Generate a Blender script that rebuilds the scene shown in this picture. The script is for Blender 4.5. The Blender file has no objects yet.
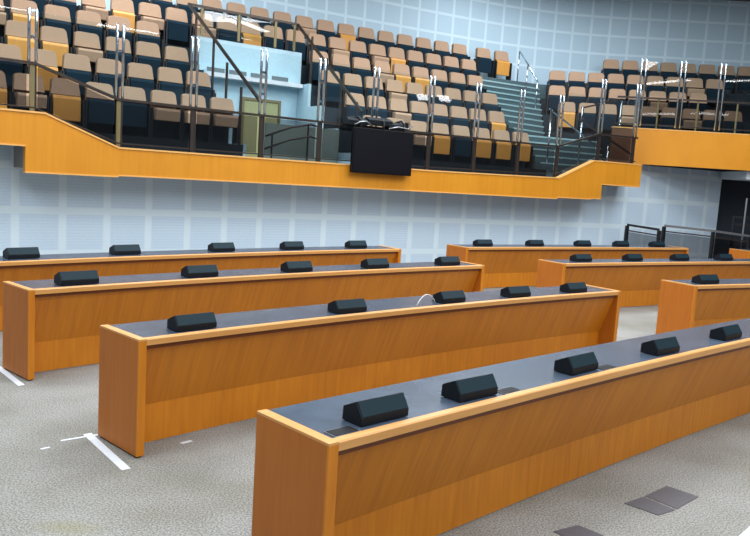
import bpy, bmesh, math, random
from mathutils import Vector, Matrix
random.seed(7)
C = bpy.context.scene.collection
R = math.radians
scn = bpy.context.scene

# ---------------------------------------------------------------- camera
F, PITCH, ROLL, CAM_H = 750.0, R(6.87), R(3.61), 1.837
cam_d = bpy.data.cameras.new('camera'); cam = bpy.data.objects.new('camera', cam_d); C.objects.link(cam)
cam_d.sensor_fit = 'HORIZONTAL'; cam_d.sensor_width = 36.0; cam_d.lens = F / 750.0 * 36.0
cam_d.clip_start = .05; cam_d.clip_end = 200
cam.matrix_world = (Matrix.Translation((0, 0, CAM_H)) @ Matrix.Rotation(R(90) - PITCH, 4, 'X') @ Matrix.Rotation(ROLL, 4, 'Z'))
scn.camera = cam

# ---------------------------------------------------------------- world, lights, exposure
world = bpy.data.worlds.new('hall_air'); scn.world = world; world.use_nodes = True
world.node_tree.nodes['Background'].inputs[0].default_value = (.70, .84, 1.0, 1)
world.node_tree.nodes['Background'].inputs[1].default_value = .34
scn.view_settings.view_transform = 'Standard'; scn.view_settings.look = 'None'
scn.view_settings.gamma = 1.0; scn.view_settings.use_curve_mapping = False
scn.view_settings.exposure = 0.0
CEIL = 7.31

def area(name, loc, size, power, rot=(0, 0, 0), col=(.93, .97, 1.0)):
    l = bpy.data.lights.new(name, 'AREA'); l.shape = 'RECTANGLE'; l.size, l.size_y = size
    l.energy = power * 1.42; l.color = col
    o = bpy.data.objects.new(name, l); C.objects.link(o); o.location = loc; o.rotation_euler = rot
    return o
# the hall's ceiling light fields (they hang just under the ceiling)
for i, (x, y, sx, sy, p) in enumerate([(-4, 2.5, 3.0, 3.0, 210), (2, 2, 3.0, 3.0, 210), (8, 3, 3, 3, 230), (-5, 8, 3, 3, 290),
                                       (1, 8, 3, 3, 270), (7, 9, 3, 3, 290), (1.5, 13.5, 3, 3, 320), (8, 13.5, 3, 3, 210),
                                       (-5, 14, 3, 3, 200), (4, 18.5, 4, 1.5, 130), (0, -3, 3, 3, 160), (6, -4, 3, 3, 160)]):
    area('ceiling_light_field', (x, y, CEIL - .06), (sx, sy), p)

# ---------------------------------------------------------------- materials
def newmat(name):
    m = bpy.data.materials.new(name); m.use_nodes = True
    nt = m.node_tree; return m, nt, nt.nodes['Principled BSDF']
def N(nt, t, **kw):
    n = nt.nodes.new(t)
    for k, v in kw.items(): setattr(n, k, v)
    return n
def plain(name, col, rough=.5, metal=0.0, noise=.06, scale=30, spec=.5, bump=0.0):
    m, nt, b = newmat(name)
    tc = N(nt, 'ShaderNodeTexCoord'); nz = N(nt, 'ShaderNodeTexNoise'); nz.inputs['Scale'].default_value = scale
    nt.links.new(tc.outputs['Object'], nz.inputs['Vector'])
    cr = N(nt, 'ShaderNodeValToRGB')
    cr.color_ramp.elements[0].position = .3; cr.color_ramp.elements[1].position = .7
    cr.color_ramp.elements[0].color = tuple(max(0, c * (1 - noise)) for c in col) + (1,)
    cr.color_ramp.elements[1].color = tuple(min(1, c * (1 + noise)) for c in col) + (1,)
    nt.links.new(nz.outputs['Fac'], cr.inputs['Fac']); nt.links.new(cr.outputs['Color'], b.inputs['Base Color'])
    b.inputs['Roughness'].default_value = rough; b.inputs['Metallic'].default_value = metal
    b.inputs['Specular IOR Level'].default_value = spec
    if bump:
        bp = N(nt, 'ShaderNodeBump'); bp.inputs['Strength'].default_value = bump; bp.inputs['Distance'].default_value = .004
        nt.links.new(nz.outputs['Fac'], bp.inputs['Height']); nt.links.new(bp.outputs['Normal'], b.inputs['Normal'])
    return m
def wood(name, c1, c2, rough=.35, vertical=True, scale=1.0):
    """streaky veneer whose grain runs up (or along) the board"""
    m, nt, b = newmat(name)
    tc = N(nt, 'ShaderNodeTexCoord'); mp = N(nt, 'ShaderNodeMapping')
    mp.inputs['Scale'].default_value = (16 * scale, 1.1 * scale, 1) if vertical else (1.5, 30, 1)
    nt.links.new(tc.outputs['UV'], mp.inputs['Vector'])
    n1 = N(nt, 'ShaderNodeTexNoise'); n1.inputs['Scale'].default_value = 1.6; n1.inputs['Detail'].default_value = 5
    n1.inputs['Distortion'].default_value = .6
    nt.links.new(mp.outputs['Vector'], n1.inputs['Vector'])
    n2 = N(nt, 'ShaderNodeTexNoise'); n2.inputs['Scale'].default_value = 1.3; n2.inputs['Detail'].default_value = 2
    nt.links.new(tc.outputs['Object'], n2.inputs['Vector'])
    mx = N(nt, 'ShaderNodeMath', operation='MULTIPLY_ADD'); mx.inputs[1].default_value = .6; 
    nt.links.new(n1.outputs['Fac'], mx.inputs[0])
    m2 = N(nt, 'ShaderNodeMath', operation='MULTIPLY'); m2.inputs[1].default_value = .4
    nt.links.new(n2.outputs['Fac'], m2.inputs[0]); nt.links.new(m2.outputs[0], mx.inputs[2])
    cr = N(nt, 'ShaderNodeValToRGB')
    cr.color_ramp.elements[0].position = .30; cr.color_ramp.elements[1].position = .70
    cr.color_ramp.elements[0].color = c1 + (1,); cr.color_ramp.elements[1].color = c2 + (1,)
    nt.links.new(mx.outputs[0], cr.inputs['Fac']); nt.links.new(cr.outputs['Color'], b.inputs['Base Color'])
    b.inputs['Roughness'].default_value = rough
    return m
def panel_wall(name, pc, bc, band=.17):
    """perforated acoustic panels set in paler bands; UV = panel units"""
    m, nt, b = newmat(name)
    uv = N(nt, 'ShaderNodeUVMap'); uv.uv_map = 'UVMap'
    sp = N(nt, 'ShaderNodeSeparateXYZ'); nt.links.new(uv.outputs['UV'], sp.inputs[0])
    def edge(sock):
        f = N(nt, 'ShaderNodeMath', operation='FRACT'); nt.links.new(sock, f.inputs[0])
        s = N(nt, 'ShaderNodeMath', operation='SUBTRACT'); s.inputs[1].default_value = .5; nt.links.new(f.outputs[0], s.inputs[0])
        a = N(nt, 'ShaderNodeMath', operation='ABSOLUTE'); nt.links.new(s.outputs[0], a.inputs[0])
        g = N(nt, 'ShaderNodeMapRange'); g.inputs[1].default_value = .5 - band / 2 - .015; g.inputs[2].default_value = .5 - band / 2 + .015
        nt.links.new(a.outputs[0], g.inputs[0]); return g.outputs[0]
    mx = N(nt, 'ShaderNodeMath', operation='MAXIMUM')
    nt.links.new(edge(sp.outputs[0]), mx.inputs[0]); nt.links.new(edge(sp.outputs[1]), mx.inputs[1])
    # rows of fine perforation
    fr = N(nt, 'ShaderNodeMath', operation='MULTIPLY'); fr.inputs[1].default_value = 14 * 6.283; nt.links.new(sp.outputs[1], fr.inputs[0])
    sn = N(nt, 'ShaderNodeMath', operation='SINE'); nt.links.new(fr.outputs[0], sn.inputs[0])
    nz = N(nt, 'ShaderNodeTexNoise'); nz.inputs['Scale'].default_value = 18; nt.links.new(uv.outputs['UV'], nz.inputs['Vector'])
    ad = N(nt, 'ShaderNodeMath', operation='MULTIPLY_ADD'); ad.inputs[1].default_value = .25
    nt.links.new(sn.outputs[0], ad.inputs[0]); nt.links.new(nz.outputs['Fac'], ad.inputs[2])
    pcr = N(nt, 'ShaderNodeMixRGB'); pcr.inputs[1].default_value = tuple(c * .93 for c in pc) + (1,); pcr.inputs[2].default_value = tuple(min(1, c * 1.05) for c in pc) + (1,)
    nt.links.new(ad.outputs[0], pcr.inputs[0])
    mi = N(nt, 'ShaderNodeMixRGB'); nt.links.new(mx.outputs[0], mi.inputs[0]); nt.links.new(pcr.outputs[0], mi.inputs[1]); mi.inputs[2].default_value = bc + (1,)
    nt.links.new(mi.outputs[0], b.inputs['Base Color']); b.inputs['Roughness'].default_value = .7
    bp = N(nt, 'ShaderNodeBump'); bp.inputs['Strength'].default_value = .25; bp.inputs['Distance'].default_value = .006
    nt.links.new(mx.outputs[0], bp.inputs['Height']); nt.links.new(bp.outputs['Normal'], b.inputs['Normal'])
    return m
def glass(name, tint=(.9, .97, .97), refl=1.0, haze=0.0, hazecol=(.5, .6, .6)):
    m, nt, b = newmat(name); out = nt.nodes['Material Output']; nt.nodes.remove(b)
    tr = N(nt, 'ShaderNodeBsdfTransparent'); tr.inputs[0].default_value = tint + (1,)
    gl = N(nt, 'ShaderNodeBsdfGlossy'); gl.inputs['Roughness'].default_value = .02
    fr = N(nt, 'ShaderNodeFresnel'); fr.inputs[0].default_value = 1.5
    mu = N(nt, 'ShaderNodeMath', operation='MULTIPLY'); mu.inputs[1].default_value = refl; mu.use_clamp = True
    nt.links.new(fr.outputs[0], mu.inputs[0])
    ge = N(nt, 'ShaderNodeNewGeometry'); inv = N(nt, 'ShaderNodeMath', operation='SUBTRACT'); inv.inputs[0].default_value = 1
    nt.links.new(ge.outputs['Backfacing'], inv.inputs[1])
    m2 = N(nt, 'ShaderNodeMath', operation='MULTIPLY'); nt.links.new(mu.outputs[0], m2.inputs[0]); nt.links.new(inv.outputs[0], m2.inputs[1]); mu = m2
    base = tr
    if haze:
        df = N(nt, 'ShaderNodeBsdfDiffuse'); df.inputs[0].default_value = hazecol + (1,)
        h = N(nt, 'ShaderNodeMixShader'); h.inputs[0].default_value = haze
        nt.links.new(tr.outputs[0], h.inputs[1]); nt.links.new(df.outputs[0], h.inputs[2]); base = h
    mx = N(nt, 'ShaderNodeMixShader'); nt.links.new(mu.outputs[0], mx.inputs[0])
    nt.links.new(base.outputs[0], mx.inputs[1]); nt.links.new(gl.outputs[0], mx.inputs[2])
    nt.links.new(mx.outputs[0], out.inputs['Surface']); return m
def emit(name, col, s):
    m, nt, b = newmat(name); b.inputs['Base Color'].default_value = col + (1,)
    b.inputs['Emission Color'].default_value = col + (1,); b.inputs['Emission Strength'].default_value = s; return m
def carpet():
    m, nt, b = newmat('grey_carpet')
    tc = N(nt, 'ShaderNodeTexCoord')
    n1 = N(nt, 'ShaderNodeTexNoise'); n1.inputs['Scale'].default_value = 95; n1.inputs['Detail'].default_value = 4
    n2 = N(nt, 'ShaderNodeTexNoise'); n2.inputs['Scale'].default_value = 1.1; n2.inputs['Detail'].default_value = 3
    for n in (n1, n2): nt.links.new(tc.outputs['Object'], n.inputs['Vector'])
    cr = N(nt, 'ShaderNodeValToRGB'); e = cr.color_ramp.elements
    e[0].position = .36; e[0].color = (.14, .14, .132, 1); e[1].position = .64; e[1].color = (.385, .38, .36, 1)
    nt.links.new(n1.outputs['Fac'], cr.inputs['Fac'])
    c2 = N(nt, 'ShaderNodeValToRGB'); e = c2.color_ramp.elements
    e[0].position = .35; e[0].color = (.74, .72, .66, 1); e[1].position = .6; e[1].color = (1, 1, 1, 1)
    nt.links.new(n2.outputs['Fac'], c2.inputs['Fac'])
    mx = N(nt, 'ShaderNodeMixRGB', blend_type='MULTIPLY'); mx.inputs[0].default_value = 1
    nt.links.new(cr.outputs[0], mx.inputs[1]); nt.links.new(c2.outputs[0], mx.inputs[2])
    # an old olive stain in the carpet
    vm = N(nt, 'ShaderNodeVectorMath', operation='SUBTRACT'); vm.inputs[1].default_value = (-1.45, 3.57, 0)
    nt.links.new(tc.outputs['Object'], vm.inputs[0])
    sc = N(nt, 'ShaderNodeVectorMath', operation='MULTIPLY'); sc.inputs[1].default_value = (1, 2.2, 1); nt.links.new(vm.outputs[0], sc.inputs[0])
    ln = N(nt, 'ShaderNodeVectorMath', operation='LENGTH'); nt.links.new(sc.outputs[0], ln.inputs[0])
    mr = N(nt, 'ShaderNodeMapRange'); mr.inputs[1].default_value = .05; mr.inputs[2].default_value = .22; mr.inputs[3].default_value = .5; mr.inputs[4].default_value = 0
    nt.links.new(ln.outputs['Value'], mr.inputs[0])
    m3 = N(nt, 'ShaderNodeMixRGB'); nt.links.new(mr.outputs[0], m3.inputs[0]); nt.links.new(mx.outputs[0], m3.inputs[1]); m3.inputs[2].default_value = (.20, .19, .09, 1)
    nt.links.new(m3.outputs[0], b.inputs['Base Color']); b.inputs['Roughness'].default_value = .9
    bp = N(nt, 'ShaderNodeBump'); bp.inputs['Strength'].default_value = .3; bp.inputs['Distance'].default_value = .004
    nt.links.new(n1.outputs['Fac'], bp.inputs['Height']); nt.links.new(bp.outputs['Normal'], b.inputs['Normal'])
    return m

M = dict(
    desk=wood('orange_veneer', (.52, .160, .004), (.72, .255, .009), .5),
    end=wood('shaded_red_veneer', (.43, .120, .005), (.54, .165, .010), .55),  # redder veneer, with the shade on the desk ends mixed into its tone
    groove=wood('shadowed_groove_wood', (.16, .04, .006), (.20, .055, .01), .5, vertical=False),  # recessed strip, the shadow under the nosing put into its dark colour
    brown=plain('brown_panel', (.13, .05, .02), .6),
    sage=plain('sage_panel', (.17, .22, .20), .6),
    trim=wood('pale_beech_edging', (.62, .29, .075), (.72, .36, .115), .4, vertical=False),
    top=plain('dark_laminate', (.06, .085, .125), .25, 0, .15, 6),
    fascia=wood('golden_veneer', (.62, .235, .008), (.73, .305, .016), .45, scale=.45),
    cap=plain('golden_edge', (.82, .45, .14), .4),
    black=plain('black_plastic', (.005, .008, .012), .5, 0, .1, 40, .3),
    slope=plain('dark_speaker_cloth', (.004, .021, .032), .55, 0, .2, 300, .2),
    socket=plain('socket_black', (.006, .007, .010), .6, spec=.2),
    steel_frame=plain('brushed_frame', (.35, .36, .38), .35, .8),
    carpet=carpet(),
    low=panel_wall('acoustic_panels_lower', (.63, .79, .94), (.75, .90, 1.0), .17),
    up=panel_wall('acoustic_panels_upper', (.50, .68, .81), (.65, .83, .95), .13),
    ceil=plain('ceiling_brown_grey', (.20, .16, .15), .8),
    slab=plain('grey_slab', (.26, .25, .25), .8),
    tier=plain('dark_navy_carpet', (.012, .022, .032), .9, 0, .2, 20),
    stair=plain('teal_carpet', (.07, .12, .14), .9, 0, .2, 40),
    nose=plain('pale_nosing', (.32, .50, .54), .5),
    tan=plain('beige_fabric', (.43, .285, .19), .85, 0, .08, 60),
    shell=plain('brown_backshell', (.24, .15, .09), .5),
    navy=plain('navy_fabric', (.006, .022, .038), .85, 0, .2, 40, .15),
    amber=wood('amber_plywood', (.60, .27, .045), (.70, .34, .07), .45),
    frame=plain('charcoal_metal', (.012, .014, .018), .45, .3),
    rail=plain('dark_bronze_rail', (.055, .045, .04), .35, .6),
    railtop=plain('grey_rail', (.30, .33, .35), .3, .8),
    chrome=plain('chrome', (.62, .72, .80), .12, 1.0, .03),
    olive=plain('olive_bronze', (.20, .17, .08), .4, .4),
    glass=glass('clear_glass', (.93, .97, .97), 1.6),
    smoke=glass('smoked_glass', (.62, .62, .62), .7, 0),
    frost=glass('frosted_glass', (.55, .6, .6), .8, .62, (.28, .36, .34)),
    bluewall=plain('pale_blue_paint', (.45, .65, .76), .6),
    door=plain('olive_door', (.34, .34, .16), .5),
    white=plain('white_tape', (.68, .73, .79), .6),
    dark=plain('recess_shade', (.022, .030, .045), .8),
    tv=plain('tv_black', (.003, .003, .006), .4, spec=.25),
    lid=plain('grey_lid', (.085, .085, .10), .5),
    lamp=emit('lamp_tube', (1, 1, 1), 14.0),
    cable=plain('white_cable', (.75, .77, .75), .4),
    grille=plain('grille_grey', (.12, .16, .18), .5),
    green=plain('green_plastic', (.03, .35, .22), .4),
)

# ---------------------------------------------------------------- mesh helpers
class MB:
    def __init__(s): s.v = []; s.f = []; s.fuv = {}
    def poly(s, pts, faces):
        k = len(s.v); s.v += [tuple(p) for p in pts]; s.f += [[i + k for i in f] for f in faces]; return s
    def box(s, a, b, T=None):
        x0, y0, z0 = a; x1, y1, z1 = b
        P = [(x0,y0,z0),(x1,y0,z0),(x1,y1,z0),(x0,y1,z0),(x0,y0,z1),(x1,y0,z1),(x1,y1,z1),(x0,y1,z1)]
        if T: P = [T(p) for p in P]
        return s.poly(P, [[0,3,2,1],[4,5,6,7],[0,1,5,4],[1,2,6,5],[2,3,7,6],[3,0,4,7]])
    def sweep(s, prof, fn, ts):
        """prof: list of (a,b) or function t->list; fn(t,a,b)->xyz ; closed profile, capped"""
        n = None; rings = []
        for t in ts:
            p = prof(t) if callable(prof) else prof
            rings.append([fn(t, a, b) for a, b in p]); n = len(p)
        pts = [q for r in rings for q in r]; fs = []
        p0 = prof(ts[0]) if callable(prof) else prof
        per = [0.0]
        for j in range(n): per.append(per[-1] + math.dist(p0[j], p0[(j + 1) % n]))
        nf = len(s.f)
        for i in range(len(ts) - 1):
            for j in range(n):
                a = i * n + j; b_ = i * n + (j + 1) % n
                s.fuv[nf + len(fs)] = [(ts[i], per[j]), (ts[i], per[j + 1]), (ts[i + 1], per[j + 1]), (ts[i + 1], per[j])]
                fs.append([a, b_, b_ + n, a + n])
        s.fuv[nf + len(fs)] = [(a + ts[0] * 3, b) for a, b in p0][::-1]; s.fuv[nf + len(fs) + 1] = [(a + ts[-1] * 3, b) for a, b in p0]
        fs.append(list(range(n))[::-1]); fs.append([(len(ts) - 1) * n + j for j in range(n)])
        return s.poly(pts, fs)
    def tube(s, pts, r, n=8):
        pts = [Vector(p) for p in pts]; rings = []
        for i, p in enumerate(pts):
            d = (pts[min(i + 1, len(pts) - 1)] - pts[max(i - 1, 0)]).normalized()
            up = Vector((0, 0, 1)) if abs(d.z) < .9 else Vector((1, 0, 0))
            a = d.cross(up).normalized(); b = d.cross(a)
            rings.append([p + r * (math.cos(6.2832 * j / n) * a + math.sin(6.2832 * j / n) * b) for j in range(n)])
        fs = []
        for i in range(len(pts) - 1):
            for j in range(n):
                fs.append([i * n + j, i * n + (j + 1) % n, (i + 1) * n + (j + 1) % n, (i + 1) * n + j])
        fs.append(list(range(n))); fs.append([(len(pts) - 1) * n + j for j in range(n)][::-1])
        return s.poly([q for r_ in rings for q in r_], fs)
    def bar(s, p, q, wx, wz):
        """rectangular bar from p to q, wx across (horizontal), wz thick"""
        p = Vector(p); q = Vector(q); d = (q - p).normalized()
        up = Vector((0, 0, 1)) if abs(d.z) < .95 else Vector((math.sin(.7), -math.cos(.7), 0))
        a = d.cross(up).normalized() * wx / 2; b = a.cross(d).normalized() * wz / 2
        P = [p - a - b, p + a - b, p + a + b, p - a + b, q - a - b, q + a - b, q + a + b, q - a + b]
        return s.poly(P, [[0,3,2,1],[4,5,6,7],[0,1,5,4],[1,2,6,5],[2,3,7,6],[3,0,4,7]])
    def build(s, name, mat, parent=None, bevel=0.0, smooth=False, origin=None):
        me = bpy.data.meshes.new(name)
        o = Vector(origin) if origin is not None else Vector((0, 0, 0))
        me.from_pydata([tuple(Vector(v) - o) for v in s.v], [], s.f)
        uvl = me.uv_layers.new(name='UVMap')
        for p in me.polygons:
            u_ = s.fuv.get(p.index)
            if u_:
                for li, q_ in zip(p.loop_indices, u_): uvl.data[li].uv = q_
        bm = bmesh.new(); bm.from_mesh(me); bmesh.ops.recalc_face_normals(bm, faces=bm.faces)
        if bevel: bmesh.ops.bevel(bm, geom=bm.edges[:], offset=bevel, segments=2, affect='EDGES', profile=.6)
        bm.to_mesh(me); bm.free()
        if smooth:
            for p in me.polygons: p.use_smooth = True
        if mat: me.materials.append(M[mat] if isinstance(mat, str) else mat)
        ob = bpy.data.objects.new(name, me); C.objects.link(ob); ob.location = o
        if parent: ob.parent = parent; ob.matrix_parent_inverse = Matrix.Translation(parent.location).inverted() if origin is None or True else Matrix()
        return ob
def tag(o, label=None, cat=None, group=None, kind=None):
    if label: o['label'] = label
    if cat: o['category'] = cat
    if group: o['group'] = group
    if kind: o['kind'] = kind
    return o
def thing(name, label, cat, loc=(0, 0, 0), group=None):
    o = bpy.data.objects.new(name, None); o.empty_display_size = .1; C.objects.link(o); o.location = loc
    return tag(o, label, cat, group)
def struct(o): o['kind'] = 'structure'; return o
def copy_tree(o, parent=None):
    c = o.copy(); C.objects.link(c); c.parent = parent
    for ch in [x for x in bpy.data.objects if x.parent == o]: copy_tree(ch, c)
    return c
def lin(a, b, n): return [a + (b - a) * i / n for i in range(n + 1)]

# gallery geometry: s runs along the curve, w outward from it
CX, CY, R0 = 32.517, -35.749, 56.758
def W(s, w, z=0):
    a = R(135) - s / R0
    return (CX + (R0 + w) * math.cos(a), CY + (R0 + w) * math.sin(a), z)
def ring(mb, s0, s1, prof, n=None):
    n = n or max(2, int((s1 - s0) / .5))
    return mb.sweep(prof, lambda t, a, b: W(t, a, b), lin(s0, s1, n))
def rb(s0, s1, w0, w1, z0, z1):
    return ring(MB(), s0, s1, [(w0, z0), (w1, z0), (w1, z1), (w0, z1)])

# ---------------------------------------------------------------- setting
struct(MB().box((-16, -19, -.12), (36, 26, 0)).build('floor', 'carpet'))
struct(MB().box((-16, -19, CEIL), (36, 26, CEIL + .12)).build('ceiling', 'ceil'))

def wall_strip(name, pts, z0, z1, th, mat, pu, u0, pv, v0):
    """upright wall following pts in plan, UV in panel units"""
    out = []; L = 0; Ls = [0]
    for i in range(1, len(pts)):
        L += math.dist(pts[i][:2], pts[i - 1][:2]); Ls.append(L)
    v = []; f = []
    n = len(pts)
    for i, p in enumerate(pts):
        a = Vector(pts[max(i - 1, 0)][:2]); b = Vector(pts[min(i + 1, n - 1)][:2]); d = (b - a).normalized()
        nrm = Vector((-d.y, d.x)) * th
        for (off, z) in ((0, z0), (0, z1), (1, z1), (1, z0)):
            v.append((p[0] + nrm.x * off, p[1] + nrm.y * off, z))
    for i in range(n - 1):
        for j in range(4):
            f.append([i * 4 + j, i * 4 + (j + 1) % 4, (i + 1) * 4 + (j + 1) % 4, (i + 1) * 4 + j])
    f.append([0, 3, 2, 1]); f.append([(n - 1) * 4 + j for j in range(4)])
    me = bpy.data.meshes.new(name); me.from_pydata(v, [], f)
    uvl = me.uv_layers.new(name='UVMap')
    for p in me.polygons:
        for li in p.loop_indices:
            vi = me.loops[li].vertex_index
            uvl.data[li].uv = ((Ls[vi // 4] - u0) / pu, (v[vi][2] - v0) / pv)
    bm = bmesh.new(); bm.from_mesh(me); bmesh.ops.recalc_face_normals(bm, faces=bm.faces); bm.to_mesh(me); bm.free()
    me.materials.append(M[mat]); o = bpy.data.objects.new(name, me); C.objects.link(o); return struct(o)

lowpts = [W(s, 3.3) for s in lin(2, 21.45, 50)]
wall_strip('wall_lower', lowpts, 0, 1.98, .12, 'low', .665, (5.93 - 2) * 1.058, .65, 1.04)
wall_strip('wall_lower_right', [W(s, 3.3) for s in lin(18.26, 21.45, 8)], 1.981, 2.535, .12, 'low', .665, (5.93 - 18.26) * 1.058, .65, 1.04)
wall_strip('wall_lower_recess', [W(s, 3.80) for s in lin(17.85, 18.5, 3)], 1.985, 2.55, .12, 'low', .665, (5.93 - 17.7) * 1.067, .65, 1.04)
def RP(x, dy=0.0, z=0.0):      # the right-hand block runs along a straight line
    return (x + dy * math.sin(R(3.27)), 19.37 - math.tan(R(3.27)) * (x - 4.6) + dy * math.cos(R(3.27)), z)
uppts = [W(s, 7.35) for s in lin(2, 16.6, 36)]
pA = Vector(W(16.6, 7.35)); tA = Vector(W(16.7, 7.35)) - Vector(W(16.6, 7.35)); tA.normalize()
pB = Vector(RP(6.4, 2.5)); tB = Vector((math.cos(R(-3.27)), math.sin(R(-3.27)), 0))
for i in range(1, 10):
    t = i / 10; h0 = 2*t**3-3*t**2+1; h1 = t**3-2*t**2+t; h2 = -2*t**3+3*t**2; h3 = t**3-t**2
    L = (pB - pA).length
    uppts.append(tuple(h0*pA + h1*L*tA + h2*pB + h3*L*tB))
uppts += [RP(x, 2.5) for x in lin(6.4, 12.5, 8)]
wall_strip('wall_upper', uppts, 4.0, CEIL, .12, 'up', .53, (14.18 - 2) * 1.13, .505, 6.19)

# gallery slab, tiers
TZ = [2.25 + .47 * i for i in range(6)]            # tread heights
TW = [3.30 + .62 * i for i in range(7)]            # front edges of the tiers
S_L0, S_L1, S_R0, S_R1 = 4.4, 9.35, 11.5, 16.15    # left block, void, centre block
struct(rb(5.91, 17.14, 2.74, 3.295, 1.66, 1.98).build('trim_gallery_slab', 'slab'))
def tiers(name, s0, s1, i0, i1, zb=1.99):
    mb = MB()
    for i in range(i0, i1):
        w1 = TW[i + 1] if i < 5 else 7.34
        ring(mb, s0, s1, [(TW[i], zb), (w1, zb), (w1, TZ[i]), (TW[i], TZ[i])])
    return struct(mb.build(name, 'tier'))
tiers('floor_left_tiers', S_L0, S_L1, 0, 6)
tiers('floor_center_tiers', S_R0, S_R1, 0, 6)
tiers('floor_bridge_tiers', S_L1 + .002, S_R0 - .002, 4, 6, 3.6)
struct(rb(S_L0, 16.15, 2.76, 3.295, 1.985, 2.02).build('floor_gallery_aisle', 'tier'))

# void walls, door, ledge
struct(rb(S_L1 + .005, S_R0 - .005, 5.66, 5.775, 1.99, 4.36).build('wall_entrance_back', 'bluewall'))
# stepped side wall of the opening (drops with the tiers)
mb = MB()
for i in range(4):
    ring(mb, S_R0 - .06, S_R0 - .004, [(TW[i], 2.03), (TW[i + 1] - .001 if i < 3 else 5.65, 2.03), (TW[i + 1] - .001 if i < 3 else 5.65, TZ[i] + .02), (TW[i], TZ[i] + .02)], 1)
struct(mb.build('wall_entrance_right', 'bluewall'))
mb = MB()
for i in range(4):
    ring(mb, S_L1 + .004, S_L1 + .06, [(TW[i], 2.03), (TW[i + 1] - .001 if i < 3 else 5.65, 2.03), (TW[i + 1] - .001 if i < 3 else 5.65, TZ[i] + .02), (TW[i], TZ[i] + .02)], 1)
struct(mb.build('wall_entrance_left', 'bluewall'))
struct(rb(9.95, 11.42, 3.75, 3.80, 2.03, 2.70).build('wall_entrance_partition', 'sage'))
dr = struct(rb(10.32, 11.02, 5.60, 5.655, 2.03, 3.24).build('door_1', 'door'))
fr = MB()
for a, b in ((10.27, 10.318), (11.022, 11.07)): ring(fr, a, b, [(5.58, 2.03), (5.655, 2.03), (5.655, 3.30), (5.58, 3.30)], 1)
ring(fr, 10.27, 11.07, [(5.58, 3.245), (5.655, 3.245), (5.655, 3.30), (5.58, 3.30)], 2)
fr.build('door_frame', 'olive', dr)
rb(10.9, 10.96, 5.56, 5.60, 2.55, 2.72).build('door_handle', 'chrome', dr)
lg = thing('wall_ledge', 'white ledge with air slots on the pale blue wall over the entrance door', 'ledge', W(10.4, 5.5, 3.64))
rb(9.42, 11.42, 5.38, 5.655, 3.60, 3.68).build('shelf', 'white', lg)
rb(9.42, 11.42, 5.56, 5.655, 3.685, 3.82).build('upstand', 'bluewall', lg)
for a in (9.55, 9.98, 10.41, 10.84): rb(a, a + .34, 5.548, 5.558, 3.71, 3.79).build('air_slot', 'grille', lg)

# fascias
FW0, FW1 = 2.62, 2.735
def fz(s):   # top of gallery fascia
    if s < 6.14: return 2.42
    if s < 7.13: return 2.42 - (s - 6.14) / .99 * .40
    if s < 15.95: return 2.02 + (.04 * max(0, s - 13) / 2.95)
    if s < 16.87: return 2.06 + (s - 15.95) / .92 * .43
    return 2.49
mb = MB()
for s0, s1, zb in ((4.4, 5.90, 1.98), (5.90, 6.14, 1.62), (6.14, 7.13, 1.62), (7.13, 15.95, 1.64), (15.95, 16.87, 1.67), (16.87, 17.15, 1.69), (17.15, 18.24, 2.01)):
    ring(mb, s0, s1, lambda t, zb=zb: [(FW0, zb), (FW1, zb), (FW1, fz(min(max(t, s0 + 1e-4), s1 - 1e-4))), (FW0, fz(min(max(t, s0 + 1e-4), s1 - 1e-4)))])
gf = mb.build('wall_gallery_fascia', 'fascia'); struct(gf)
mb = MB()
for s0, s1 in ((4.4, 6.14), (6.14, 7.13), (7.13, 15.95), (15.95, 16.87), (16.87, 18.25)):
    ring(mb, s0, s1, lambda t: [(FW0 - .012, fz(t)), (FW1 + .01, fz(t)), (FW1 + .01, fz(t) + .025), (FW0 - .012, fz(t) + .025)])
for s0, s1, zb in ((4.4, 5.90, 1.98), (5.90, 7.13, 1.62), (7.13, 15.95, 1.64), (15.95, 16.87, 1.67), (16.87, 17.15, 1.69), (17.15, 18.25, 2.01)):
    ring(mb, s0, s1, [(FW0 - .008, zb - .02), (FW1, zb - .02), (FW1, zb), (FW0 - .008, zb)])
mb.build('fascia_edging', 'cap', gf)
# raised landing to the right of the centre block, raised walk at far left
struct(rb(16.16, 18.24, 2.74, 3.75, 1.99, 2.24).build('floor_landing', 'stair'))
struct(rb(18.17, 18.24, 2.74, 3.75, 2.245, 2.48).build('wall_landing_end', 'fascia'))
# right-hand gallery fascia and floor
def rblock(x0, x1, d0, d1, z0, z1, name, mat, parent=None):
    P = [RP(x0, d0, z0), RP(x1, d0, z0), RP(x1, d1, z0), RP(x0, d1, z0), RP(x0, d0, z1), RP(x1, d0, z1), RP(x1, d1, z1), RP(x0, d1, z1)]
    return MB().poly(P, [[0,3,2,1],[4,5,6,7],[0,1,5,4],[1,2,6,5],[2,3,7,6],[3,0,4,7]]).build(name, mat, parent)
RF = -1.42
struct(rblock(5.45, 5.95, RF + .01, RF + .12, 2.54, 3.35, 'wall_stair_side', 'brown'))
rf = struct(rblock(5.955, 12.3, RF, RF + .12, 2.54, 3.35, 'wall_right_fascia', 'fascia'))
rblock(5.44, 12.3, RF - .01, RF + .13, 3.352, 3.375, 'fascia_edging', 'cap', rf)
struct(rblock(5.45, 12.3, RF + .125, 2.48, 2.56, 2.80, 'floor_right_gallery', 'tier'))
rz = [3.24 + .47 * i for i in range(4)]
mb = MB()
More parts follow.
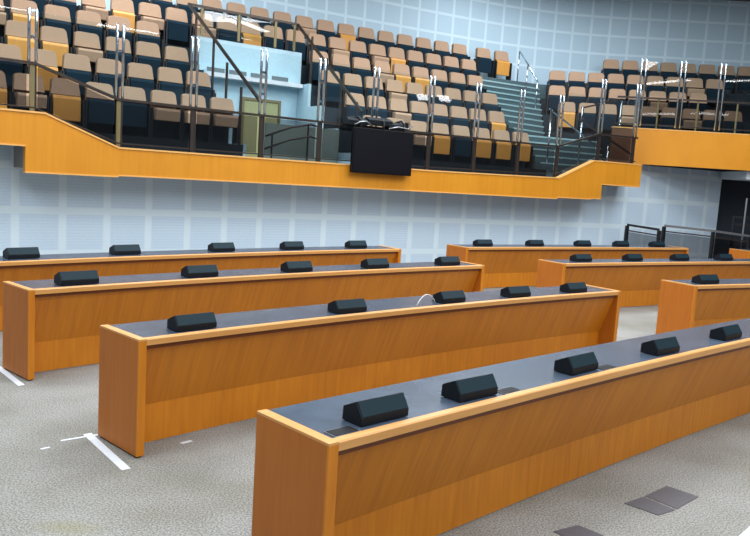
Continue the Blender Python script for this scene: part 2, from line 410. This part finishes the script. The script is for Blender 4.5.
for i in range(4):
    x0 = 4.05 if i < 3 else 5.65; x1 = 12.3
    d0 = -.42 + .61 * i; d1 = d0 + .61 if i < 3 else 2.48
    P = [RP(x0, d0, 2.81), RP(x1, d0, 2.81), RP(x1, d1, 2.81), RP(x0, d1, 2.81), RP(x0, d0, rz[i]), RP(x1, d0, rz[i]), RP(x1, d1, rz[i]), RP(x0, d1, rz[i])]
    mb.poly(P, [[0,3,2,1],[4,5,6,7],[0,1,5,4],[1,2,6,5],[2,3,7,6],[3,0,4,7]])
struct(mb.build('floor_right_tiers', 'tier'))

# fan of stair treads between the blocks
st = thing('gallery_stairs', 'teal carpeted stairs with pale nosings between centre and right seating', 'stairs', W(16.6, 3.9, 2.25))
for i in range(1, 15):
    z = 2.25 + .16 * i
    l0 = Vector(W(16.17, 3.32 + .211 * i, z)); r0 = Vector(RP(4.03 if z > 3.1 else 4.75, -1.62 + .208 * i, z))
    if z <= 3.1: r0 = Vector(RP(5.35, -1.60 + .208 * i, z))
    l1 = Vector(W(16.17, 3.32 + .211 * (i + 1.02), z)); r1 = r0 + Vector((0, .212, 0))
    zb = 2.245 if i < 8 else z - .9
    def low(p, zb=zb): return Vector((p.x, p.y, zb))
    MB().poly([low(l0), low(r0), low(r1), low(l1), l0, r0, r1, l1], [[0,3,2,1],[4,5,6,7],[0,1,5,4],[1,2,6,5],[2,3,7,6],[3,0,4,7]]).build('stair_tread', 'stair', st)
    up = Vector((0, 0, .006)); d = (r0 - l0).normalized(); nn = Vector((-d.y, d.x, 0)) * .045; fw = nn * -.25
    a, b_, c_, e_ = l0 + fw + up * .3, r0 + fw + up * .3, r0 + nn + up * .3, l0 + nn + up * .3
    dz = Vector((0, 0, -.03)); 
    MB().poly([a + dz, b_ + dz, b_ + up, a + up, c_ + up, e_ + up], [[0, 1, 2, 3], [3, 2, 4, 5], [0, 3, 5], [1, 4, 2], [0, 5, 4, 1]]).build('tread_nosing', 'nose', st)
# top landing behind the stairs
p = [Vector(W(16.17, 6.5, 4.61)), Vector(RP(4.03, 1.36, 4.61)), Vector(RP(5.63, 1.36, 4.61)), Vector(RP(5.63, 2.2, 4.61)), Vector(W(17.6, 7.25, 4.61)), Vector(W(16.17, 7.25, 4.61))]
q = [Vector((v.x, v.y, 3.9)) for v in p]
struct(MB().poly(q + p, [[0,1,2,3,4,5], [11,10,9,8,7,6]] + [[i, (i + 1) % 6, (i + 1) % 6 + 6, i + 6] for i in range(6)]).build('floor_top_landing', 'stair'))

# ---------------------------------------------------------------- desks
H = .76
def dp(d, s, off, z):
    x0, y0, th, k = d
    a = th + k * s
    return (x0 + (math.sin(a) - math.sin(th)) / k - math.sin(a) * off, y0 - (math.cos(a) - math.cos(th)) / k + math.cos(a) * off, z)
DEP = .505
def make_desk(d, s0, s1, label, sockets=()):
    t = thing('curved_desk', label, 'desk', dp(d, (s0 + s1) / 2, DEP / 2, 0), 'curved delegates desks')
    fn = lambda s, a, b: dp(d, s, a, b)
    n = max(6, int((s1 - s0) * 3)); e = .052
    for a, b in ((s0, s0 + e), (s1 - e, s1)):
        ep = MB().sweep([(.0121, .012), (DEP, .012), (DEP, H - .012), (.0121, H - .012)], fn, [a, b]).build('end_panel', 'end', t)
        MB().sweep([(0, .012), (.012, .012), (.012, H - .012), (0, H - .012)], fn, [a, b]).build('edge_strip', 'desk', ep)
        MB().sweep([(0, H - .0118), (DEP, H - .0118), (DEP, H), (0, H)], fn, [a, b]).build('end_edging', 'trim', ep)
        MB().sweep([(.02, 0), (DEP - .02, 0), (DEP - .02, .0118), (.02, .0118)], fn, [a + .008, b - .008]).build('foot_strip', 'black', ep)
    i0, i1 = s0 + e + .0005, s1 - e - .0005
    MB().sweep([(0, H - .042), (.045, H - .042), (.045, H), (.006, H), (0, H - .006)], fn, lin(i0, i1, n)).build('front_edging', 'trim', t)
    MB().sweep([(.046, H - .03), (DEP, H - .03), (DEP, H - .006), (.046, H - .006)], fn, lin(i0, i1, n)).build('worktop', 'top', t)
    MB().sweep([(.022, H - .072), (.044, H - .072), (.044, H - .0425), (.022, H - .0425)], fn, lin(i0, i1, n)).build('groove_strip', 'groove', t)
    MB().sweep([(.040, H - .0725), (.060, H - .0725), (.215, .27), (.197, .27)], fn, lin(i0, i1, n)).build('front_panel', 'desk', t)
    MB().sweep([(.197, .01), (.215, .01), (.215, .2695), (.197, .2695)], fn, lin(i0, i1, n)).build('kick_panel', 'desk', t)
    for s in sockets:
        sp_ = MB().sweep([(.055, H - .0055), (.125, H - .0055), (.125, H + .001), (.055, H + .001)], fn, [s, s + .13]).build('socket_plate', 'socket', t)
        MB().sweep([(.049, H - .0056), (.131, H - .0056), (.131, H - .001), (.049, H - .001)], fn, [s - .006, s + .136]).build('socket_frame', 'steel_frame', sp_)
    return t
DK = {
 'A': (-0.139, 2.916, R(44.15), -.0120), 'B': (-1.414, 4.499, R(47.01), -.0311), 'C': (-2.784, 5.978, R(48.32), -.0290),
 'D': (0.392, 11.635, R(40.65), -.0268), 'E': (1.527, 12.663, R(36.32), -.0189), 'F': (2.751, 10.917, R(34.32), -.0160),
 'G': (3.958, 9.190, R(30.75), -.0222), 'H': (8.13, 16.35, R(27.0), -.02)}
DSPEC = [('A', 0, 5.7, 'nearest curved orange wood desk, filling the lower right foreground', (.085, 1.25, 2.24), 'nearest desk'),
 ('B', 0, 5.602, 'second curved orange wood desk from the front, with a white cable loop on top', (), 'second desk from the front'),
 ('C', 0, 5.868, 'third curved orange wood desk on the left side, its left end at the picture edge', (), 'third desk on the left side'),
 ('D', -6.15, 0, 'curved orange wood desk on the left, closest to the pale panelled wall', (), 'left-hand desk nearest the panelled wall'),
 ('E', 0, 6.127, 'farthest curved wooden desk of the right group, in front of the glass ramp railing', (), 'farthest desk of the right group'),
 ('F', 0, 6.3, 'middle curved wooden desk of the right group', (), 'middle desk of the right group'),
 ('G', 0, 5.6, 'end of a curved wooden desk at the right edge, nearest of the right group', (), 'nearest desk of the right group'),
 ('H', 0, 4.0, 'small corner of a wooden desk at the right edge beside the glass ramp railing', (), 'desk corner at the far right')]
desk_names = {}
for k, s0, s1, lab, so, nm in DSPEC:
    make_desk(DK[k], s0, s1, lab, so); desk_names[k] = nm

# wedge speakers on the desks
SPK = {'A': (.29, .088, [.255, .915, 1.92, 2.94, 3.99]), 'B': (.30, .09, [.32, 1.72, 2.94, 3.87, 4.81]), 'C': (.34, .11, [.32, 1.56, 2.77, 3.93, 5.17]),
 'D': (.33, .2, [-5.73, -4.54, -3.20, -2.05, -.86]), 'E': (.36, .2, [.45, 1.75, 3.05, 4.16, 5.26]), 'F': (.35, .2, [.50, 1.71, 2.91, 4.12, 5.2]),
 'G': (.36, .12, [.27]), 'H': (.36, .2, [.5])}
ORD = ['first', 'second', 'third', 'fourth', 'fifth', 'sixth', 'seventh', 'eighth', 'ninth', 'tenth', 'eleventh', 'twelfth', 'thirteenth', 'fourteenth', 'fifteenth', 'sixteenth', 'seventeenth', 'eighteenth', 'nineteenth']
BX, BD, BH = .28, .125, .106
def make_speaker():
    t = thing('desk_speaker', 'x', 'speaker', (0, 0, 0), 'wedge speakers on the desks')
    # profile in (y, z): y=0 is the front foot
    prof = [(0, .004), (BD, .004), (BD - .003, .066), (.040, BH), (-.001, .040)]
    fn = lambda x, a, b: (x, a, b)
    hs = MB().sweep(prof, fn, [0, BX]).build('housing', 'black', t, bevel=.002)
    g = [(.001, .043), (.039, BH - .003), (.036, BH - .001), (-.0015, .045)]
    MB().sweep(g, fn, [.006, BX - .006]).build('grille', 'slope', hs)
    MB().box((.03, .01, 0), (BX - .03, BD - .01, .005)).build('foot', 'black', t)
    return t
spk0 = make_speaker(); first = True
for k in 'ABCDEFGH':
    wd, off, ss = SPK[k]; d = DK[k]
    for i, s in enumerate(ss):
        t = spk0 if first else copy_tree(spk0); first = False
        a = d[2] + d[3] * (s + wd / 2); f = wd / BX
        t.location = dp(d, s, off, H - .006); t.rotation_euler = (0, 0, a + (R(random.uniform(-3, 3)) if k in 'AB' else 0)); t.scale = (f, min(f, 1.15), min(f, 1.12) if k not in 'AB' else 1.0)
        if k == 'G': lab = 'black wedge speaker on the %s' % desk_names[k]
        elif k == 'H': lab = 'black wedge speaker on the %s' % desk_names[k]
        else: lab = 'black wedge speaker, %s from the left on the %s' % (ORD[i], desk_names[k])
        t['label'] = lab
# white cable loop on the second desk
pts = []
for i in range(15):
    t = i / 14; pts.append(dp(DK['B'], 2.60 + .28 * t, .08 + .05 * t, H + .004 + .085 * math.sin(math.pi * t) ** .8))
tag(MB().tube(pts, .004, 6).build('white_cable', 'cable', smooth=True), 'thin white cable looping up from the second desk beside a speaker', 'cable')

# ---------------------------------------------------------------- floor marks
def floor_quad(name, pts, z, mat, label, cat, group=None):
    n = len(pts)
    P = [(x, y, .0005) for x, y in pts] + [(x, y, z) for x, y in pts]
    o = MB().poly(P, [list(range(n))[::-1], list(range(n, 2 * n))] + [[i, (i + 1) % n, (i + 1) % n + n, i + n] for i in range(n)]).build(name, mat)
    return tag(o, label, cat, group)
def strip(p, q, w):
    p = Vector(p); q = Vector(q); d = (q - p).normalized(); n = Vector((-d.y, d.x)) * w / 2
    return [tuple(p - n), tuple(q - n), tuple(q + n), tuple(p + n)]
floor_quad('floor_tape', strip((-1.87, 4.88), (-1.42, 4.33), .055), .002, 'white', 'wide white tape strip along the left foot of the second desk', 'tape', 'white tape on the carpet')
floor_quad('floor_tape', strip((-1.98, 4.72), (-1.72, 4.93), .022), .0035, 'white', 'thin white tape line running towards the second desk, crossing the wide strip', 'tape', 'white tape on the carpet')
floor_quad('floor_tape', strip((-2.04, 4.56), (-2.0, 4.60), .022), .002, 'white', 'short loose scrap of white tape left of the second desk', 'tape', 'white tape on the carpet')
floor_quad('floor_tape', strip((-3.25, 6.38), (-2.78, 5.86), .05), .002, 'white', 'white tape strip by the left foot of the third desk at the picture edge', 'tape', 'white tape on the carpet')
floor_quad('floor_tape', strip((-1.215, 4.81), (-1.16, 4.87), .03), .003, 'white', 'tiny white scrap under the front panel of the second desk', 'tape', 'white tape on the carpet')
floor_quad('floor_tape', [(2.08, 3.93), (2.24, 4.10), (2.45, 3.95), (2.3, 3.8)], .002, 'white', 'white tape corner at the bottom right of the carpet', 'tape', 'white tape on the carpet')
def floor_box(pa, lab):
    cx = sum(p[0] for q_ in pa for p in q_) / (4 * len(pa)); cy = sum(p[1] for q_ in pa for p in q_) / (4 * len(pa))
    t = thing('floor_box', lab, 'floor box', (cx, cy, 0), 'floor boxes in the carpet')
    for q_ in pa:
        P = [(x, y, .0005) for x, y in q_] + [(x, y, .004) for x, y in q_]
        MB().poly(P, [[3,2,1,0],[4,5,6,7],[0,1,5,4],[1,2,6,5],[2,3,7,6],[3,0,4,7]]).build('lid', 'lid', t)
floor_box([[(1.575, 4.29), (1.725, 4.15), (1.86, 4.24), (1.73, 4.405)], [(1.745, 4.42), (1.875, 4.255), (2.09, 4.46), (1.945, 4.60)]], 'grey floor box with two lids in the carpet before the nearest desk')
floor_box([[(1.05, 3.86), (1.21, 3.955), (1.32, 3.85), (1.16, 3.74)]], 'grey floor box lid cut by the bottom edge of the picture')

# ---------------------------------------------------------------- gallery seats
def make_seat(kind):
    t = thing('theater_chair', 'x', 'chair', (0, 0, 0), 'tip-up chairs of the gallery')
    # local: +x along the row, -y towards the hall, z up
    w = .215
    # tapered back pad with rounded shoulders, outline in (x,z), leaning back
    def pad(z0, z1, y0, th, wb, wt, r):
        out = [(-wb, z0), (wb, z0)]
        for i in range(6):
            a = math.pi / 2 * i / 5; out.append((wt - r + r * math.cos(a), z1 - r + r * math.sin(a)))
        for i in range(6):
            a = math.pi / 2 + math.pi / 2 * i / 5; out.append((-wt + r + r * math.cos(a), z1 - r + r * math.sin(a)))
        return lambda yy, a, b: (a, y0 + yy + (b - z0) * .17, b), out
    fn, out = pad(.55, .80, 0, .06, .220, .200, .07)
    br_ = MB().sweep(out, fn, [0, .02, .055]).build('backrest', 'tan', t, bevel=.006)
    fn, out = pad(.45, .806, .058, .02, .224, .206, .07)
    MB().sweep(out, fn, [0, .018]).build('back_shell', 'shell', br_)
    m = {'navy': 'navy', 'amber': 'amber', 'tan': 'tan'}[kind]
    fn2 = lambda x, a, b: (x, a, b)
    MB().sweep(([(-.16, .30), (.0, .30), (.0, .50), (-.17, .50), (-.19, .46)] if kind == 'tan' else [(-.07, .16), (-.02, .16), (.0, .52), (-.045, .54), (-.075, .49)]), fn2, [-.205, .205]).build('tip_up_seat', m, t, bevel=.008)
    for sgn in (-1, 1):
        MB().box((sgn * .243 - .014, -.10, .0), (sgn * .243 + .014, .10, .50)).build('side_frame', 'frame', t)
    MB().box((-.228, .0, .30), (.228, .03, .34)).build('cross_bar', 'frame', t)
    return t
seat_protos = {k: make_seat(k) for k in ('navy', 'amber', 'tan')}; seat_used = {k: False for k in seat_protos}
def place_seat(kind, loc, rz, label):
    t = copy_tree(seat_protos[kind]) if seat_used[kind] else seat_protos[kind]
    seat_used[kind] = True
    t.location = loc; t.rotation_euler = (0, 0, rz); t['label'] = label
SEATW = [3.746 + .62 * i for i in range(6)]
ROWN = ['front row', 'second row up', 'third row up', 'fourth row up', 'fifth row up', 'top row']
# (row, block, list of s, set of index with raised plywood seats, set with beige ones)
def seq(a, b, p=.485): 
    n = int((b - a) / p + .12); return [a + (b - a) * i / n for i in range(n + 1)]
LAY = [
 (0, 'left block', seq(5.22, 9.17, 0.497), {1, 3}, {2, 6, 7, 8}),
 (1, 'left block', seq(5.56, 8.98, 0.492), {2}, {0}),
 (2, 'left block', seq(5.86, 8.81, 0.488), {1, 2}, {3}),
 (3, 'left block', seq(6.06, 8.5, 0.483), {1}, {0}),
 (4, 'left block', seq(6.79, 9.21, 0.478), {3}, {2, 4}),
 (0, 'centre block', seq(12.15, 15.79, 0.497), {3, 5, 6, 7}, {1, 2}),
 (1, 'centre block', seq(12.08, 15.55, 0.492), {7}, {2}),
 (2, 'centre block', seq(11.85, 15.76, 0.488), set(), {3}),
 (3, 'centre block', seq(11.88, 15.75, 0.483) , {4, 5}, {3}),
 (4, 'centre block', seq(9.70, 15.93, 0.478), {2, 9}, {0, 6, 8}),
 (5, 'centre block', seq(8.62, 16.03, 0.474), {9}, {7}),
 (5, 'centre block end', [16.71, 17.24], {1}, set())]
for row, block, ss, am, tn in LAY:
    n = len(ss)
    for i, s in enumerate(ss):
        kind = 'amber' if i in am else ('tan' if i in tn else 'navy')
        under = {'amber': 'amber', 'tan': 'beige', 'navy': 'navy'}[kind]
        if block == 'left block': lab = 'beige tip-up chair, %s seat, %s from the entrance opening, left block, %s' % (under, ORD[n - 1 - i], ROWN[row])
        elif block == 'centre block': lab = 'beige tip-up chair, %s seat, %s from the stairs, centre block, %s' % (under, ORD[n - 1 - i], ROWN[row])
        else: lab = ['beige tip-up chair with navy seat, left one of the pair at the stair head', 'beige tip-up chair with amber seat, right one of the pair at the stair head'][i]
        a = R(135) - s / R0 - R(90)
        place_seat(kind, W(s, SEATW[row], TZ[row]), a, lab)
RN = ['front row', 'second row up', 'third row up', 'top row']
for row, x0, n, am, tn in ((0, 4.60, 9, {0}, {3, 6}), (1, 4.42, 8, set(), {5}), (2, 4.49, 9, set(), {7}), (3, 6.02, 9, set(), set())):
    for i in range(n):
        kind = 'amber' if i in am else ('tan' if i in tn else 'navy')
        under = {'amber': 'amber', 'tan': 'beige', 'navy': 'navy'}[kind]
        x = x0 + .515 * i; 
        place_seat(kind, RP(x, row * .61, rz[row]), R(-3.27), 'beige tip-up chair, %s seat, %s from the stairs, right block, %s' % (under, ORD[i], RN[row]))

# ---------------------------------------------------------------- guard railing of the gallery
GW = 2.80
posts = [4.9, 6.02, 7.17, 8.28, 9.43, 10.5, 11.58, 12.79, 13.87, 14.96, 15.99, 17.1, 18.1]
def rz_(s):
    if s < 6.05: return 3.11
    if s < 7.17: return 3.11 - (s - 6.05) / 1.12 * .36
    if s < 15.99: return 2.75
    if s < 17.1: return 2.75 + (s - 15.99) / 1.11 * .36
    return 3.11
g = thing('gallery_guardrail', 'dark bronze guard railing along the curved gallery edge with chrome twin uprights and glass', 'railing', W(11, GW, 2.06))
bk = [4.5, 6.05, 7.17, 15.99, 17.1, 18.2]
for a, b in zip(bk, bk[1:]):
    n = max(1, int((b - a) / .6)); pp = [W(s, GW, rz_(s)) for s in lin(a, b, n)]
    MB().sweep([(-.03, -.022), (.03, -.022), (.03, .015), (-.03, .015)], lambda t, u, v: W(t, GW + u, rz_(min(max(t, a + 1e-4), b - 1e-4)) + v), lin(a, b, n)).build('handrail', 'rail', g)
    MB().sweep([(-.015, 0), (.015, 0), (.015, .02), (-.015, .02)], lambda t, u, v: W(t, GW + u, fz(min(max(t, a + 1e-4), b - 1e-4)) + .075 + v), lin(a, b, n)).build('lower_rail', 'rail', g)
def obox(s, w, z0, z1, ds, dw, name, mat, parent):
    return MB().sweep([(w - dw, z0), (w + dw, z0), (w + dw, z1), (w - dw, z1)], lambda t, a, b: W(t, a, b), [s - ds, s + ds]).build(name, mat, parent)
TOPZ = {17.1: 4.3, 18.1: 4.3}
for s in posts:
    po = obox(s, GW + .01, fz(s) + .02, rz_(s) - .022, .028, .02, 'post', 'olive' if s < 8 else 'rail', g)
    obox(s + .045, GW + .012, fz(s) + .02, rz_(s) - .022, .01, .014, 'post_web', 'rail', po)
    tz = TOPZ.get(s, 3.83)
    for q_ in (-.045, .045):
        p0 = W(s + q_, GW - .005, rz_(s) + .015)
        MB().tube([p0, W(s + q_, GW - .005, tz - .02), W(s + q_, GW + .005, tz)], .022, 8).build('upright', 'chrome', po, smooth=True)
    for zz in (.35, .7):
        obox(s, GW - .005, rz_(s) + zz - .02, rz_(s) + zz + .02, .02, .012, 'clamp', 'chrome', po)
for a, b in zip(posts, posts[1:]):
    hi = 3.80 if b < 16 else 3.9
    za, zb_ = rz_(a) + .02, rz_(b) + .02
    def pane(w, z0a, z0b, z1a, z1b, name, mat):
        P = []
        for (s, z) in ((a + .07, z0a), (b - .07, z0b), (b - .07, z1b), (a + .07, z1a)):
            P.append(W(s, w, z))
        for (s, z) in ((a + .07, z0a), (b - .07, z0b), (b - .07, z1b), (a + .07, z1a)):
            P.append(W(s, w + .008, z))
        MB().poly(P, [[0,1,2,3],[7,6,5,4],[0,4,5,1],[1,5,6,2],[2,6,7,3],[3,7,4,0]]).build(name, mat, g)
    pane(GW - .004, za, zb_, hi, hi, 'upper_glass', 'glass')
    fm = 'smoke'
    pane(GW + .004, fz(a) + .1, fz(b) + .1, rz_(a) - .03, rz_(b) - .03, 'lower_glass', fm)

# vomitory guard rail (behind and down both sides of the opening)
v = thing('entrance_guardrail', 'bronze guard railing around the entrance opening, sloping down both sides', 'railing', W(10.3, 5.6, 4.38))
VW = 5.62
lp, rp = W(9.2, VW, 4.92), W(11.36, VW, 4.92)
ring(MB(), 9.2, 11.36, [(VW - .025, 4.90), (VW + .025, 4.90), (VW + .025, 4.94), (VW - .025, 4.94)]).build('handrail', 'rail', v)
MB().bar(lp, W(9.5, 3.0, 2.98), .05, .04).build('sloping_handrail', 'rail', v)
MB().bar(rp, W(11.44, 3.0, 3.02), .05, .04).build('sloping_handrail', 'rail', v)
for s in (9.45, 10.16, 10.9, 11.3):
    obox(s, VW, 4.38, 4.90, .022, .015, 'post', 'olive', v)
for sa, sb in ((9.2, 9.5), (11.38, 11.46)):
    for t, fl in ((.12, 3), (.38, 2), (.62, 1), (.86, 0)):
        w = VW + (3.0 - VW) * t; z = 4.92 + (2.98 - 4.92) * t; s = sa + (sb - sa) * t
        z0 = TZ[[i for i in range(6) if TW[i] <= w][-1]] if any(TW[i] <= w for i in range(6)) else 2.03
        sx = min(s, S_L1 - .04) if s < 10 else max(s, S_R0 + .04)
        MB().bar(W(sx, w, z0), W(sx, w, z - .02), .035, .035).build('post', 'rail', v)
for a, b in ((9.5, 10.12), (10.2, 10.86)):
    P = [W(a, VW, 4.44), W(b, VW, 4.44), W(b, VW, 4.86), W(a, VW, 4.86), W(a, VW + .008, 4.44), W(b, VW + .008, 4.44), W(b, VW + .008, 4.86), W(a, VW + .008, 4.86)]
    MB().poly(P, [[0,1,2,3],[7,6,5,4],[0,4,5,1],[1,5,6,2],[2,6,7,3],[3,7,4,0]]).build('glass_pane', 'glass', v)
# inner ramp rails seen through the frosted glass
ir = thing('ramp_handrail', 'pair of dark rails rising inside the entrance opening behind the frosted glass', 'railing', W(10.4, 3.6, 2.03))
for dz in (0, .22):
    MB().tube([W(9.75, 3.3, 2.22 + dz), W(10.3, 3.5, 2.42 + dz), W(10.75, 3.6, 2.52 + dz), W(10.95, 3.6, 2.48 + dz)], .02, 8).build('rail', 'rail', ir, smooth=True)
for s, w, z in ((9.9, 3.36, 2.5), (10.7, 3.59, 2.72)): MB().tube([W(s, w, 2.03), W(s, w, z)], .018, 8).build('post', 'rail', ir)

# television hung on the outside of the railing
TVc = 11.62
def TV(x, y, z): # x along, y outwards(toward hall negative)
    return W(TVc + x, FW0 - .09 + y, z)
tv = thing('hanging_television', 'large black television hung over the railing in front of the wooden fascia', 'television', W(TVc, FW0 - .1, 1.9))
MB().sweep([(-.045, 1.90), (.02, 1.90), (.02, 2.70), (-.045, 2.70)], lambda t, a, b: TV(t, a, b), [-.625, .625]).build('screen_body', 'tv', tv, bevel=.008)
MB().sweep([(-.052, 1.93), (-.046, 1.93), (-.046, 2.67), (-.052, 2.67)], lambda t, a, b: TV(t, a, b), [-.60, .60]).build('screen', 'tv', tv)
MB().sweep([(.022, 2.1), (.05, 2.1), (.05, 2.55), (.022, 2.55)], lambda t, a, b: TV(t, a, b), [-.3, .3]).build('mount_plate', 'black', tv)
for x in (-.45, .02, .45):
    MB().tube([TV(x, .03, 2.6), TV(x, .03, 2.84), TV(x, .12, 2.90), TV(x, .30, 2.88), TV(x, .33, 2.80)], .022, 8).build('hook', 'black', tv, smooth=True)
for x0, x1, z in ((-.68, -.30, 2.80), (-.28, .22, 2.84), (.14, .50, 2.79)):
    MB().sweep([(.05, z - .06), (.25, z - .06), (.27, z + .03), (.15, z + .08), (.04, z + .03)], lambda t, a, b: TV(t, a, b), lin(x0, x1, 2)).build('bracket_box', 'black', tv, bevel=.01)
MB().tube([TV(-.6, -.02, 2.74), TV(-.5, -.03, 2.80), TV(-.36, -.02, 2.82), TV(-.24, 0, 2.75)], .012, 6).build('cable', 'steel_frame', tv, smooth=True)
MB().tube([TV(.1, -.03, 2.73), TV(.3, -.03, 2.78), TV(.52, 0, 2.76), TV(.64, .03, 2.84)], .012, 6).build('cable', 'steel_frame', tv, smooth=True)

# right-hand gallery guard
rg = thing('right_guardrail', 'grey guard railing on the right-hand gallery with tall chrome twin uprights', 'railing', RP(7.5, RF + .06, 3.38))
def rbar(x0, x1, z0, z1, name, mat, w=.05, h=.04, dd=.06): return MB().bar(RP(x0, RF + dd, z0), RP(x1, RF + dd, z1), w, h).build(name, mat, rg)
rbar(5.5, 12.2, 4.07, 4.10, 'handrail', 'rail'); rbar(5.5, 12.2, 3.46, 3.46, 'lower_rail', 'rail', .03, .03)
rposts = [6.02, 6.92, 7.82, 8.72, 9.6, 10.5]
for i, x in enumerate(rposts):
    MB().bar(RP(x, RF + .06, 3.376), RP(x, RF + .06, 4.06), .05, .04).build('post', 'rail' if i != 0 else 'chrome', rg)
    MB().bar(RP(x + .43, RF + .06, 3.376), RP(x + .43, RF + .06, 4.06), .03, .03).build('thin_post', 'olive', rg)
    for q_ in (-.05, .05):
        MB().tube([RP(x + q_, RF + .03, 3.42), RP(x + q_, RF + .03, 4.93), RP(x + q_, RF + .045, 4.96)], .019, 8).build('upright', 'chrome', rg, smooth=True)
for a, b in zip(rposts, rposts[1:]):
    P = [RP(a + .08, RF + .03, 4.13), RP(b - .08, RF + .03, 4.13), RP(b - .08, RF + .03, 4.9), RP(a + .08, RF + .03, 4.9)]
    P += [(x_, y_ + .008, z_) for x_, y_, z_ in P]
    MB().poly(P, [[0,1,2,3],[7,6,5,4],[0,4,5,1],[1,5,6,2],[2,6,7,3],[3,7,4,0]]).build('upper_glass', 'glass', rg)
    P = [RP(a + .05, RF + .06, 3.48), RP(b - .05, RF + .06, 3.48), RP(b - .05, RF + .06, 4.03), RP(a + .05, RF + .06, 4.03)]
    P += [(x_, y_ + .008, z_) for x_, y_, z_ in P]
    MB().poly(P, [[0,1,2,3],[7,6,5,4],[0,4,5,1],[1,5,6,2],[2,6,7,3],[3,7,4,0]]).build('lower_glass', 'smoke', rg)

# stair handrails
sh = thing('stair_handrail', 'thin chrome handrail on posts beside the teal gallery stairs', 'railing', RP(3.3, 0, 3.9))
hp = [RP(3.42, 1.15, 5.42), RP(3.62, .75, 5.02), RP(3.85, .35, 4.55)]
MB().tube(hp, .02, 8).build('handrail', 'chrome', sh, smooth=True)
for p, zb in zip(hp, (4.50, 4.15, 3.85)): MB().tube([(p[0], p[1], zb), p], .016, 8).build('post', 'chrome', sh, smooth=True)
lr = thing('landing_handrail', 'sloping chrome and bronze handrails climbing from the landing to the right gallery', 'railing', W(17.2, 3.3, 2.25))
MB().bar(W(16.3, 3.55, 3.62), W(17.5, 3.3, 2.86), .03, .03).build('handrail', 'chrome', lr)
MB().bar(W(16.9, 3.3, 3.45), W(18.3, 3.0, 2.72), .04, .035).build('handrail', 'rail', lr)
MB().bar(W(17.15, 3.5, 3.72), W(18.2, 3.4, 4.02), .04, .035).build('handrail', 'rail', lr)
for s, w, z in ((16.35, 3.54, 3.6), (17.1, 3.4, 3.72), (17.75, 3.2, 2.9), (18.2, 3.4, 4.0)):
    MB().tube([W(s, w, 2.245), W(s, w, z)], .022, 8).build('post', 'chrome', lr, smooth=True)

# glass ramp railings in front of the lower wall
def ramp_rail(name, pts, label, mats):
    t = thing(name, label, 'railing', (pts[0][0], pts[0][1], 0), 'glass ramp railings')
    for (p, q_) in zip(pts, pts[1:]):
        MB().bar((p[0], p[1], p[2]), (q_[0], q_[1], q_[2]), .05, .05).build('handrail', mats, t)
        MB().bar((p[0], p[1], p[2] - .13), (q_[0], q_[1], q_[2] - .13), .03, .03).build('middle_rail', 'rail', t)
        d = Vector((q_[0] - p[0], q_[1] - p[1], 0)); n = Vector((-d.y, d.x, 0)).normalized() * .008
        a = Vector((p[0], p[1], .08)) + d * .04; b = Vector((p[0], p[1], .08)) + d * .96
        P = [a, b, b + Vector((0, 0, q_[2] - .24)), a + Vector((0, 0, p[2] - .24))]; P += [x + n for x in P]
        MB().poly(P, [[0,1,2,3],[7,6,5,4],[0,4,5,1],[1,5,6,2],[2,6,7,3],[3,7,4,0]]).build('glass_pane', 'smoke', t)
    for p in pts: MB().bar((p[0], p[1], 0), (p[0], p[1], p[2] - .02), .08, .06).build('post', 'frame', t)
    return t
ramp_rail('ramp_railing', [(5.75, 17.35, 1.12), (6.35, 16.95, 1.07)], 'short black-posted glass railing left of the longer ramp railing', 'frame')
ramp_rail('ramp_railing', [(6.62, 17.4, 1.15), (7.72, 17.3, 1.103), (8.65, 17.5, 1.03)], 'long glass ramp railing with grey top rail running to the right edge', 'railtop')

# dark opening and black railing under the right gallery
struct(MB().box((8.3, 19.75, 0), (14, 19.85, 2.53)).build('wall_dark_recess', 'dark'))  # back wall coloured dark to stand for the shade under the gallery
struct(MB().box((12.4, 12.5, 0), (12.52, 22.0, CEIL)).build('wall_light_block', 'ceil'))  # unseen wall, added to block side light from under the right gallery
struct(MB().box((8.62, 17.9, 2.34), (12.2, 19.3, 2.53)).build('ceiling_recess', 'white'))
br = thing('black_railing', 'black railing with upright post in the dark recess at the right edge', 'railing', (8.6, 17.7, 0))
for z in (1.45, 1.28): MB().bar((8.3, 17.6, z), (10.2, 17.4, z), .04, .04).build('rail', 'frame', br)
for x in (8.3, 8.75, 9.2): MB().bar((x, 17.6 - (x - 8.3) * .1, 0), (x, 17.6 - (x - 8.3) * .1, 1.47), .05, .05).build('post', 'frame', br)
MB().tube([(8.52, 17.55, 0), (8.52, 17.55, 1.9)], .02, 8).build('pole', 'steel_frame', br)

# ---------------------------------------------------------------- strip lights on the ceiling behind the viewer
for i, (x, y, sx, sy, ang) in enumerate([(13.9, -.2, 1.6, .35, 40), (8.9, 8.5, 2.2, .35, 0), (11.25, 6.5, 1.0, .3, 30), (11.1, -1.6, 2.6, .45, 53),
        (33.6, 1.4, 3.4, .7, -19), (14.3, -16.4, 2.4, .9, 30), (17.2, -14.7, 2.2, .9, -10)]):
    T = lambda p, x=x, y=y, a=R(ang): (x + p[0] * math.cos(a) - p[1] * math.sin(a), y + p[0] * math.sin(a) + p[1] * math.cos(a), p[2])
    t = thing('strip_light', 'white strip lamp on the ceiling, seen only as a streak reflected in the gallery glass', 'lamp', (x, y, CEIL - .05), 'strip lamps on the ceiling')
    MB().box((-sx / 2, -sy / 2, CEIL - .1), (sx / 2, sy / 2, CEIL - .09), T).build('diffuser', 'lamp', t)
    MB().box((-sx / 2 - .02, -sy / 2 - .02, CEIL - .088), (sx / 2 + .02, sy / 2 + .02, CEIL - .002), T).build('housing', 'white', t)
